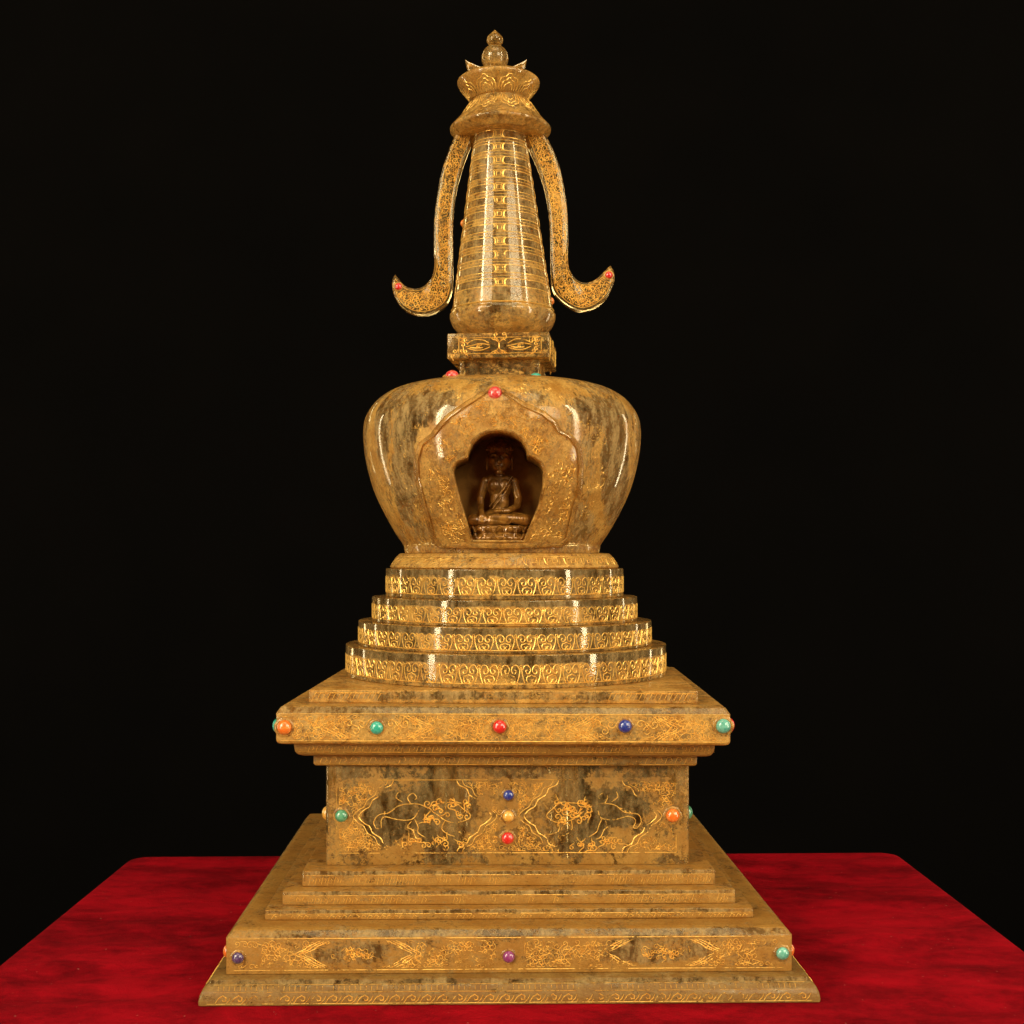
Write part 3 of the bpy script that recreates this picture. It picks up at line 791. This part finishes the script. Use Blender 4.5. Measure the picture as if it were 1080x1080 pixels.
# ------------------------------------------------------------------ stones
def gem(col, X, d, Z, nx, nd, nz, r, dx=0, yaw=0, hgt=.75, label=None):
    """a domed stone at a surface point with outward normal (nx, nd, nz)"""
    mb = MB(dx, yaw)
    N = Vector((nx, nd, nz)).normalized()
    A = Vector((0, 0, 1)).cross(N)
    if A.length < .1: A = Vector((1, 0, 0))
    A.normalize(); B = N.cross(A)
    rows = []
    for k in range(9):
        t = k / 8 * PI / 2 * .985
        rr = r * math.cos(t); h = r * hgt * math.sin(t) + (0 if k else 0)
        rows.append([tuple(Vector((X, d, Z)) + A * rr * math.cos(2 * PI * j / 24) + B * rr * math.sin(2 * PI * j / 24) + N * (h + .3)) for j in range(24)])
    rows.insert(0, [tuple(Vector((X, d, Z)) + A * r * .95 * math.cos(2 * PI * j / 24) + B * r * .95 * math.sin(2 * PI * j / 24) - N * 1.5) for j in range(24)])
    mb.loops(rows)
    o = mb.build('cabochon', GEM[col], stupa, 60, label=label or (col + ' stone'))
    # seat of caked dust round the stone
    mb2 = MB(dx, yaw); rows = []
    for rr, h in ((1.42, -.4), (1.3, .25), (1.15, .6), (1.02, .75), (.9, .2), (.9, -.6)):
        rows.append([tuple(Vector((X, d, Z)) + A * r * rr * math.cos(2 * PI * j / 24) * (1 + .06 * math.sin(j * 1.7)) + B * r * rr * math.sin(2 * PI * j / 24) * (1 + .06 * math.cos(j * 2.3)) + N * h) for j in range(24)])
    mb2.loops(rows, closed_v=True)
    mb2.build('setting', M_panel, o, 60)
def gem_front(col, px, py, r, a, dx, yaw):
    k = (D - a) / D
    gem(col, (px - 531) * k - dx - a * math.sin(math.radians(yaw)), a, (586 - py) * k, 0, 1, 0, r * k * .95, dx, yaw)
def gem_side(col, sgn, py, off, r, a, dx, yaw):
    k = (D - a) / D
    gem(col, sgn * a, a - off, (586 - py) * k, sgn, 0, 0, r * k, dx, yaw)
for c, x, y, r in (('orange', 299, 768, 8.2), ('turquoise', 397, 768, 7.4), ('red', 527, 766.5, 7.6), ('blue', 659, 765.5, 7.4), ('pale turquoise', 762, 765, 8.2)):
    gem_front(c, x, y, r, aC, *CORN)
gem_side('turquoise', -1, 768, 12, 8, aC, *CORN); gem_side('red', 1, 766, 12, 8, aC, *CORN)
for c, x, y, r in (('green', 360.3, 860, 7), ('blue', 536.3, 838.6, 5.8), ('yellow', 536.2, 861, 6.4), ('red', 535.4, 884, 6.8), ('orange', 709.8, 860.5, 7.6)):
    gem_front(c, x, y, r, aD, 2.2, .6)
gem_side('yellow', -1, 860, 12, 7.5, aD, 2.2, .6); gem_side('green', 1, 860, 12, 7.5, aD, 2.2, .6)
for c, x, y, r in (('dark violet', 252, 1008.6, 6.6), ('violet', 536.5, 1009, 6.6), ('pale turquoise', 826.5, 1007, 7.2)):
    gem_front(c, x, y, r, aS, *BASE)
gem_side('orange', -1, 1006, 12, 7.2, aS, *BASE); gem_side('orange', 1, 1008, 12, 7.2, aS, *BASE)
gem('red', 421 - 531, 8, 586 - 304, 0, 1, 0, 3.6); gem('red', 641.5 - 531, 8, 586 - 292, 0, 1, 0, 3.8)
gx, gz = px2v(522, 414.5); gem('coral', gx, vy(gx, gz) + 4.6, gz, 0, 1, .3, 6.6, VX)
gem('coral', 478.5 - 531 + 3, 78, 178.6, -.05, .35, 1, 6.5, VX); gem('turquoise', 565 - 531, 60, 179.2, 0, .3, 1, 6, VX)
gem('orange', -cR(350), 2, 350, -1, 0, .15, 3.6, sx(350)); gem('orange', cR(270), 2, 268, 1, 0, .15, 4, sx(268))

# ================================================================== STATUE in the niche
def remeshed(parts, voxel, name, mat, parent, smooth=2):
    V, F = [], []
    def ball(cx, cd, cz_, rx, rd, rz, nu=16, nv=10):
        b0 = len(V)
        for i in range(nv + 1):
            ph = -PI / 2 + PI * i / nv
            for j in range(nu):
                th = 2 * PI * j / nu
                V.append(((cx + rx * max(.01, math.cos(ph)) * math.cos(th)) * U, -(cd + rd * max(.01, math.cos(ph)) * math.sin(th)) * U, (cz_ + rz * math.sin(ph)) * U))
        for i in range(nv):
            for j in range(nu):
                k = (j + 1) % nu
                F.append((b0 + i * nu + j, b0 + (i + 1) * nu + j, b0 + (i + 1) * nu + k, b0 + i * nu + k))
        F.append(tuple(b0 + j for j in range(nu))); F.append(tuple(b0 + nv * nu + j for j in reversed(range(nu))))
    for kind, *a in parts:
        if kind == 's': ball(*a[0], *a[1])
        else:
            for (p, q) in zip(a[0], a[0][1:]):
                for k in range(8):
                    t = k / 7; x, d, z, rr = [p[i] * (1 - t) + q[i] * t for i in range(4)]
                    ball(x, d, z, rr, rr, rr, 12, 8)
    me = bpy.data.meshes.new(name); me.from_pydata(V, [], F)
    o = bpy.data.objects.new(name, me); COL.objects.link(o)
    m = o.modifiers.new('r', 'REMESH'); m.mode = 'VOXEL'; m.voxel_size = voxel * U; m.use_smooth_shade = True
    s_ = o.modifiers.new('s', 'SMOOTH'); s_.iterations = smooth; s_.factor = .5
    dg = bpy.context.evaluated_depsgraph_get()
    nm = bpy.data.meshes.new_from_object(o.evaluated_get(dg)); o.modifiers.clear(); o.data = nm; nm.name = name
    nm.materials.clear(); nm.materials.append(mat)
    nm.polygons.foreach_set('use_smooth', [True] * len(nm.polygons))
    if parent: o.parent = parent
    return o
FZ = 14.8                       # niche floor
stat = empty('seated_statue', (-4.0 * U, -92 * U, H0 + (FZ + 378) * U))
tag(stat, 'small dark amber statue of a figure sitting cross-legged inside the arched niche', 'statue')
# local model units: floor 0, head about 76 up
b = []
b += [('s', (0, 2, 21), (27, 15, 6.0)), ('s', (0, -2, 24), (16, 11, 9))]                    # folded legs, hips
b += [('c', [(-9, 0, 22, 7.5), (-25, 8, 20, 6.2), (-8, 16, 18.5, 4.2), (8, 16, 18, 3.2)])]
b += [('c', [(9, 0, 22, 7.5), (25, 8, 20, 6.2), (8, 17, 21.5, 4.2), (-8, 17, 22, 3.0)])]
b += [('s', (0, -2, 34), (10.5, 7.5, 12)), ('s', (0, -2, 45), (14.0, 7.6, 9.5)), ('s', (0, -2, 50), (16.5, 6.4, 5.0))]
b += [('s', (-6, 3, 46), (5.5, 3.6, 4.6)), ('s', (6, 3, 46), (5.5, 3.6, 4.6))]
b += [('c', [(-16, -2, 49, 4.6), (-21, -2, 37, 3.9), (-20, 2, 31, 3.4), (-18, 12, 27, 2.7), (-17, 17, 23, 2.4)])]
b += [('c', [(16, -2, 49, 4.6), (21, -2, 37, 3.9), (19, 3, 31, 3.4), (9, 12, 27.5, 2.8), (1, 14, 27, 2.4)])]
for q in range(4): b += [('c', [(-19 + q * 1.9, 18, 22.5, 1.15), (-19 + q * 1.9, 19.4, 18.4 - (q in (1, 2)) * .8, .95)])]
b += [('c', [(-14.6, 16.5, 24, 1.2), (-12.8, 17.6, 21.6, 1.0)])]
for q in range(4): b += [('c', [(3, 13 + q * 1.7, 27.2, 1.15), (-4.6 + (q in (0, 3)) * 1.2, 13.6 + q * 1.7, 27.2, .95)])]
b += [('c', [(3, 12.5, 28.2, 1.2), (0, 14, 30, 1.0)])]
b += [('c', [(0, -2, 50, 5.0), (0, -1, 56, 5.0), (0, -1, 60, 4.6)])]
b += [('s', (0, 0, 69), (10.2, 9.6, 11.4)), ('s', (0, 1.6, 64), (8, 7.8, 7))]
b += [('s', (-10.6, -.6, 66), (1.5, 2.2, 6.6)), ('s', (10.6, -.6, 66), (1.5, 2.2, 6.6))]       # long ears
b += [('c', [(0, 8.9, 71, .9), (0, 10.9, 66.4, 1.5)]), ('s', (0, 10.4, 66), (2.4, 1.4, 1.1))]  # nose
b += [('s', (0, 9.0, 62), (3.2, 1.5, .9)), ('s', (0, 8.8, 60.3), (2.5, 1.4, .9)), ('s', (0, 7.6, 57.8), (3, 1.8, 1.8))]
for s_ in (-1, 1): b += [('s', (s_ * 4.2, 8.2, 69), (2.7, 1.2, 1.1)), ('c', [(s_ * 1.6, 9.2, 71.6, .7), (s_ * 4.6, 8.7, 73.4, .7), (s_ * 7.6, 6.4, 72, .6)])]
def warp(parts):
    out = []
    def w(x, d, z):
        if z > 56.5: return x * 1.14, d * 1.1, 79.5 + (z - 69) * 1.14
        if z > 24: return x * (1 - .12 * min(1, (z - 24) / 10)), d, z + (z - 24) * .36
        return x, d, z
    for kind, *a in parts:
        if kind == 's':
            c = w(*a[0]); k = 1.14 if a[0][2] > 56.5 else 1.0; kz = k if k > 1 else (1.3 if a[0][2] > 30 else 1)
            out.append(('s', c, (a[1][0] * (k if k > 1 else .92), a[1][1] * k, a[1][2] * kz)))
        else: out.append(('c', [(*w(*q[:3]), q[3] * (1.14 if q[2] > 56.5 else 1)) for q in a[0]]))
    return out
b = warp(b)
body = remeshed(b, .55, 'figure', M_statue, stat)
h = [('s', (0, -1.4, 76), (10.8, 9.8, 7.4)), ('s', (0, -1, 83), (5.6, 5.6, 5.2)), ('s', (0, -1, 88.6), (2.2, 2.2, 3.2))]
r2_ = random.Random(3)
for i in range(9):
    for j in range(7 + i * 0 + 9):
        ph = i / 8 * PI * .42; th = 2 * PI * (j + .5 * (i % 2)) / 16
        h.append(('s', (11.2 * math.cos(ph) * math.sin(th), -1.4 + 10.2 * math.cos(ph) * math.cos(th), 77.4 + 7.0 * math.sin(ph)), (1.25, 1.25, 1.2)))
remeshed(warp(h), .5, 'hair', M_statue, stat, 1)
rb = [('c', [(14, 3, 52, 1.0), (6, 6.6, 44, 1.1), (-3, 6.4, 37, 1.1), (-10, 3, 31, 1.1)]), ('c', [(15.4, 1.4, 51, .9), (8, 6.8, 42, .9), (0, 7, 35, .9), (-7, 5, 29, .9)])]
remeshed(warp(rb), .4, 'robe_edge', M_statue, stat, 1)
mb = MB(0, 0)
def lz(z): return z - 378
lathe(mb, catmull([(24, lz(0)), (30, lz(.6)), (31, lz(3)), (27, lz(6)), (26, lz(7.5)), (30, lz(10)), (30.5, lz(13)), (27, lz(14.6)), (20, lz(14.8))], 3), 64)
for q in range(18):
    u0 = q * 2 * PI / 18
    for sgn, z0, z1 in ((1, 7.8, 14), (-1, 6.6, .8)):
        sfp = lambda u, v: (31.2 * math.sin(u), 31.2 * math.cos(u) , lz(v))
        ribbon(mb, catmull([(u0 - .15, z0), (u0 - .13, (z0 + z1) / 2), (u0, z1), (u0 + .13, (z0 + z1) / 2), (u0 + .15, z0)], 3), sfp, 1.4, 1.0, 0)
ped = mb.build('lotus_pedestal', [M_statue, M_statue], stat, 40)
ped.scale = (.98, .62, 1)

# ================================================================== CLOTH
def velvet():
    t = NT('red_velvet'); p = t.coord()
    pl = t.coord(1, (.8, 1.0, 1))
    a = t.noise(pl, .020, 5, .62, .9); b_ = t.noise(t.coord(1, (.9, 1.1, 1)), .09, 4, .6, .4); g = t.noise(p, .55, 5, .75)
    f = t.math('ADD', t.math('ADD', t.math('MULTIPLY', a, .42), t.math('MULTIPLY', b_, .30)), t.math('MULTIPLY', g, .28))
    wr = t.noise(t.coord(1, (.5, 1.0, 1)), .03, 4, .6, .5)
    f = t.math('ADD', f, t.math('MULTIPLY', t.math('SUBTRACT', wr, .5), .62))
    bd = t.noise(t.coord(1, (.34, 1.0, 1)), .012, 3, .55, .6)
    f = t.math('ADD', f, t.math('MULTIPLY', t.math('SUBTRACT', bd, .5), .75))
    col = t.mixc(t.step(f, .22, .78), c4(.10, .0006, .003), c4(.40, .0028, .010))
    lint = t.noise(p, .23, 2, .5)
    lf = t.math('MULTIPLY', t.step(lint, .745, .78, 0, .6), 1.0)
    col = t.mixc(lf, col, c4(.5, .3, .22))
    bump = t.n('ShaderNodeBump', Strength=.9, Distance=1.6 * U, Height=t.noise(p, .6, 5, .8)).outputs[0]
    bump = t.n('ShaderNodeBump', Strength=.6, Distance=7 * U, Height=wr, Normal=bump).outputs[0]
    pr = t.n('ShaderNodeBsdfPrincipled', Roughness=.9, Normal=bump)
    t.set(pr, 'Base Color', col); t.set(pr, 'Specular IOR Level', .03)
    t.set(pr, 'Sheen Weight', .12); t.set(pr, 'Sheen Roughness', .4); t.set(pr, 'Sheen Tint', c4(.9, .05, .06))
    return t.end(pr.outputs[0])
def build_cloth():
    # parametric sheet: s,t run over the top and down the drapes, in model units
    X0, X1 = -470.0, 503.0; F = 470.0; DROP = 640.0; RAD = 9.0
    def rear(x): return -255.0 - 23.0 * (x - X0) / (X1 - X0)
    def grid(a, b, step):
        n = max(1, int(abs(b - a) / step)); return [a + (b - a) * k / n for k in range(n)]
    def axis(lo, hi):
        vals = []
        out = [DROP * (1 - k / 16) for k in range(16)]
        vals += [(lo, -o) for o in out]
        arc = RAD * PI / 2
        vals += [(lo, 0.0)]
        n = int((hi - lo) / 9)
        vals += [(lo + (hi - lo) * k / n, None) for k in range(0, n + 1)]
        vals += [(hi, 0.0)] + [(hi, -DROP * k / 16) for k in range(1, 17)]
        return vals
    def fold(c, lo, hi, drop, ph):
        """centre-line coordinate -> (coordinate, fall) with a rounded edge"""
        return c, drop
    r = random.Random(5)
    verts = []; faces = []
    # closed rings: centre patch rings then rounded edge then drape (superellipse corners)
    NS = 360
    def ring(inset, z, flare=0.0, wob=0.0):
        row = []
        x0, x1, f = X0 + inset, X1 - inset, F - inset
        rc = max(6.0, 26.0 - inset)
        per = []
        for k in range(NS):
            t = k / NS * 4; side = int(t); q = t - side
            # corners: front-left, front-right, rear-right, rear-left
            c = [(x0, f), (x1, f), (x1, rear(x1) + inset), (x0, rear(x0) + inset)]
            (ax, ad), (bx, bd) = c[side], c[(side + 1) % 4]
            x = ax + (bx - ax) * q; d = ad + (bd - ad) * q
            L = math.hypot(bx - ax, bd - ad); e = min(q, 1 - q) * L
            cxm, cdm = (x0 + x1) / 2, (f + rear(0) + inset) / 2
            if e < rc:            # pull corners in
                k2 = (rc - e) / rc; pull = rc * .2929 * k2 * k2
                dx_, dd_ = (1 if x < cxm else -1), (1 if d < cdm else -1)
                x += dx_ * pull; d += dd_ * pull
            nx, nd = [(0, 1), (1, 0), (0, -1), (-1, 0)][side]
            w = flare + wob * (math.sin(k * .37) * .6 + math.sin(k * .83 + 1.3) * .4)
            cr = max(0, 1 - e / 60.0)
            x += nx * w + (1 if x > cxm else -1) * flare * .7 * cr * (nx == 0)
            d += nd * w + (1 if d > cdm else -1) * flare * .7 * cr * (nd == 0)
            row.append((x, d, z))
        return row
    rows = []
    for k in range(9):
        fz = k / 8; rows.append(ring(RAD * (1 - math.sin(fz * PI / 2)), -RAD * (1 - math.cos(fz * PI / 2))))
    for k in range(1, 15):
        z = -RAD - 640 * k / 14; rows.append(ring(0, z, 3 * k, min(16, 1.4 * k)))
    mb = MB(0, 0)
    TZ = -378.4
    mb.loops([[(x, d, z + TZ) for x, d, z in rw] for rw in rows], cap0=False, cap1=False)
    # top surface: a gently rippled grid stitched inside the first ring
    first = rows[0]
    cx, cd = 16.0, 105.0
    levels = [1 - (k / 40) for k in range(41)]
    def rip(x, d, edge):
        # nothing moves under the stupa
        h = 0.9 * math.sin(d * .045 + .004 * x) * math.sin(x * .009 + 1) + .6 * math.sin(d * .11 + x * .013 + 2) + .35 * math.sin(x * .05 + d * .03)
        far = max(0.0, max(abs(x - 5), abs(d)) - 268) / 40
        return (1.5 * h - 1.8) * min(1, far) * min(1, edge * 12)
    top = []
    for i, l in enumerate(levels[:-1]):
        top.append([((x - cx) * l + cx, (d - cd) * l + cd, rip((x - cx) * l + cx, (d - cd) * l + cd, 1 - l) + TZ) for x, d, z in first])
    mb.loops(top, cap0=False, cap1=True)
    o = mb.build('velvet_cloth', velvet(), None, 60)
    bm = bmesh.new(); bm.from_mesh(o.data); bmesh.ops.remove_doubles(bm, verts=bm.verts, dist=.00001)
    bmesh.ops.recalc_face_normals(bm, faces=bm.faces); bm.to_mesh(o.data); bm.free()
    o.location = (0, 0, H0)
    tag(o, 'crimson velvet cloth spread flat under the crystal stupa, hanging over the table edges', 'tablecloth')
    return o
build_cloth()

# ================================================================== BACKDROP
def black_cloth():
    t = NT('black_backdrop'); p = t.coord()
    n = t.noise(p, .004, 3, .5)
    pr = t.n('ShaderNodeBsdfPrincipled', Roughness=.95)
    t.set(pr, 'Base Color', t.mixc(n, c4(.0012, .0011, .0010), c4(.0022, .0018, .0015))); t.set(pr, 'Specular IOR Level', .03)
    return t.end(pr.outputs[0])
mb = MB(0, 0)
prof = [(1400, -H0 / U - 378), (-1500, -H0 / U - 378), (-1720, -H0 / U - 340), (-1850, -H0 / U - 200), (-1890, -H0 / U + 50), (-1900, 1800), (-1900, 3800)]
prof = catmull(prof, 5)
idx = [[mb.add(x, d, z) for (d, z) in prof] for x in (-4500, 4500)]
for i in range(len(prof) - 1): mb.face((idx[0][i], idx[1][i], idx[1][i + 1], idx[0][i + 1]))
bk = mb.build('backdrop', black_cloth(), None, 60); bk.location = (0, 0, H0)
tag(bk, 'plain black studio backdrop behind the stupa', kind='structure'); bk['category'] = 'backdrop'

# ================================================================== LIGHT
def area(name, loc, target, sx_, sy_, power, col=(1, .87, .62), spread=180):
    l = bpy.data.lights.new(name, 'AREA'); l.shape = 'RECTANGLE'; l.size = sx_; l.size_y = sy_; l.energy = power; l.color = col
    l.spread = math.radians(spread)
    o = bpy.data.objects.new(name, l); COL.objects.link(o); o.location = loc
    o.rotation_euler = (Vector(target) - Vector(loc)).to_track_quat('-Z', 'Y').to_euler()
    return o
cz = H0 + .18
def pol(az, dist, z): return (math.sin(math.radians(az)) * dist, -math.cos(math.radians(az)) * dist, z)
area('left_strip_light', pol(-51, 1.5, 1.32), (0, 0, 1.28), .12, 1.7, 15)
area('right_strip_light', pol(61, 1.5, 1.32), (0, 0, 1.28), .12, 1.7, 15)
area('left_soft_light', pol(-40, 1.9, 1.75), (0, 0, 1.08), .9, .9, 22)
area('right_soft_light', pol(34, 1.9, 1.75), (0, 0, 1.08), .9, .9, 21)
area('left_rim_light', pol(-136, 1.4, 1.15), (0, 0, .95), .35, 1.0, 24)
area('right_rim_light', pol(136, 1.4, 1.15), (0, 0, .95), .35, 1.0, 24)
area('left_edge_light', pol(-116, 1.3, .98), (0, 0, .95), .045, .8, 1.3)
area('right_edge_light', pol(120, 1.3, .98), (0, 0, .95), .045, .8, 1.3)
area('overhead_light', (0.1, -.75, 2.6), (0, 0, .95), 1.2, .8, 8)

# world
w = bpy.data.worlds.new('World'); S.world = w; w.use_nodes = True
bg = w.node_tree.nodes['Background']; bg.inputs[0].default_value = (1, .8, .6, 1); bg.inputs[1].default_value = .012

# ================================================================== CAMERA
cam = bpy.data.cameras.new('camera'); co = bpy.data.objects.new('camera', cam); COL.objects.link(co)
co.location = (0, -D * U, H0 + 378 * U)          # eye level: Z = 0
co.rotation_euler = (PI / 2, 0, 0)
cam.sensor_width = 36; cam.sensor_fit = 'HORIZONTAL'
cam.lens = 36 * D / 1080
cam.shift_x = (540 - 531) / 1080
cam.shift_y = (586 - 540) / 1080
cam.clip_start = .01; cam.clip_end = 50
S.camera = co
vs = S.view_settings; vs.view_transform = 'Standard'; vs.look = 'None'; vs.exposure = 0.2; vs.gamma = 1; vs.use_curve_mapping = False
S.render.resolution_x = S.render.resolution_y = 1024
S.cycles.max_bounces = 16; S.cycles.transmission_bounces = 10; S.cycles.diffuse_bounces = 7; S.cycles.glossy_bounces = 4
S.cycles.transparent_max_bounces = 8
S.cycles.sample_clamp_indirect = 8
S.cycles.caustics_refractive = True; S.cycles.caustics_reflective = False
S.cycles.use_denoising = True
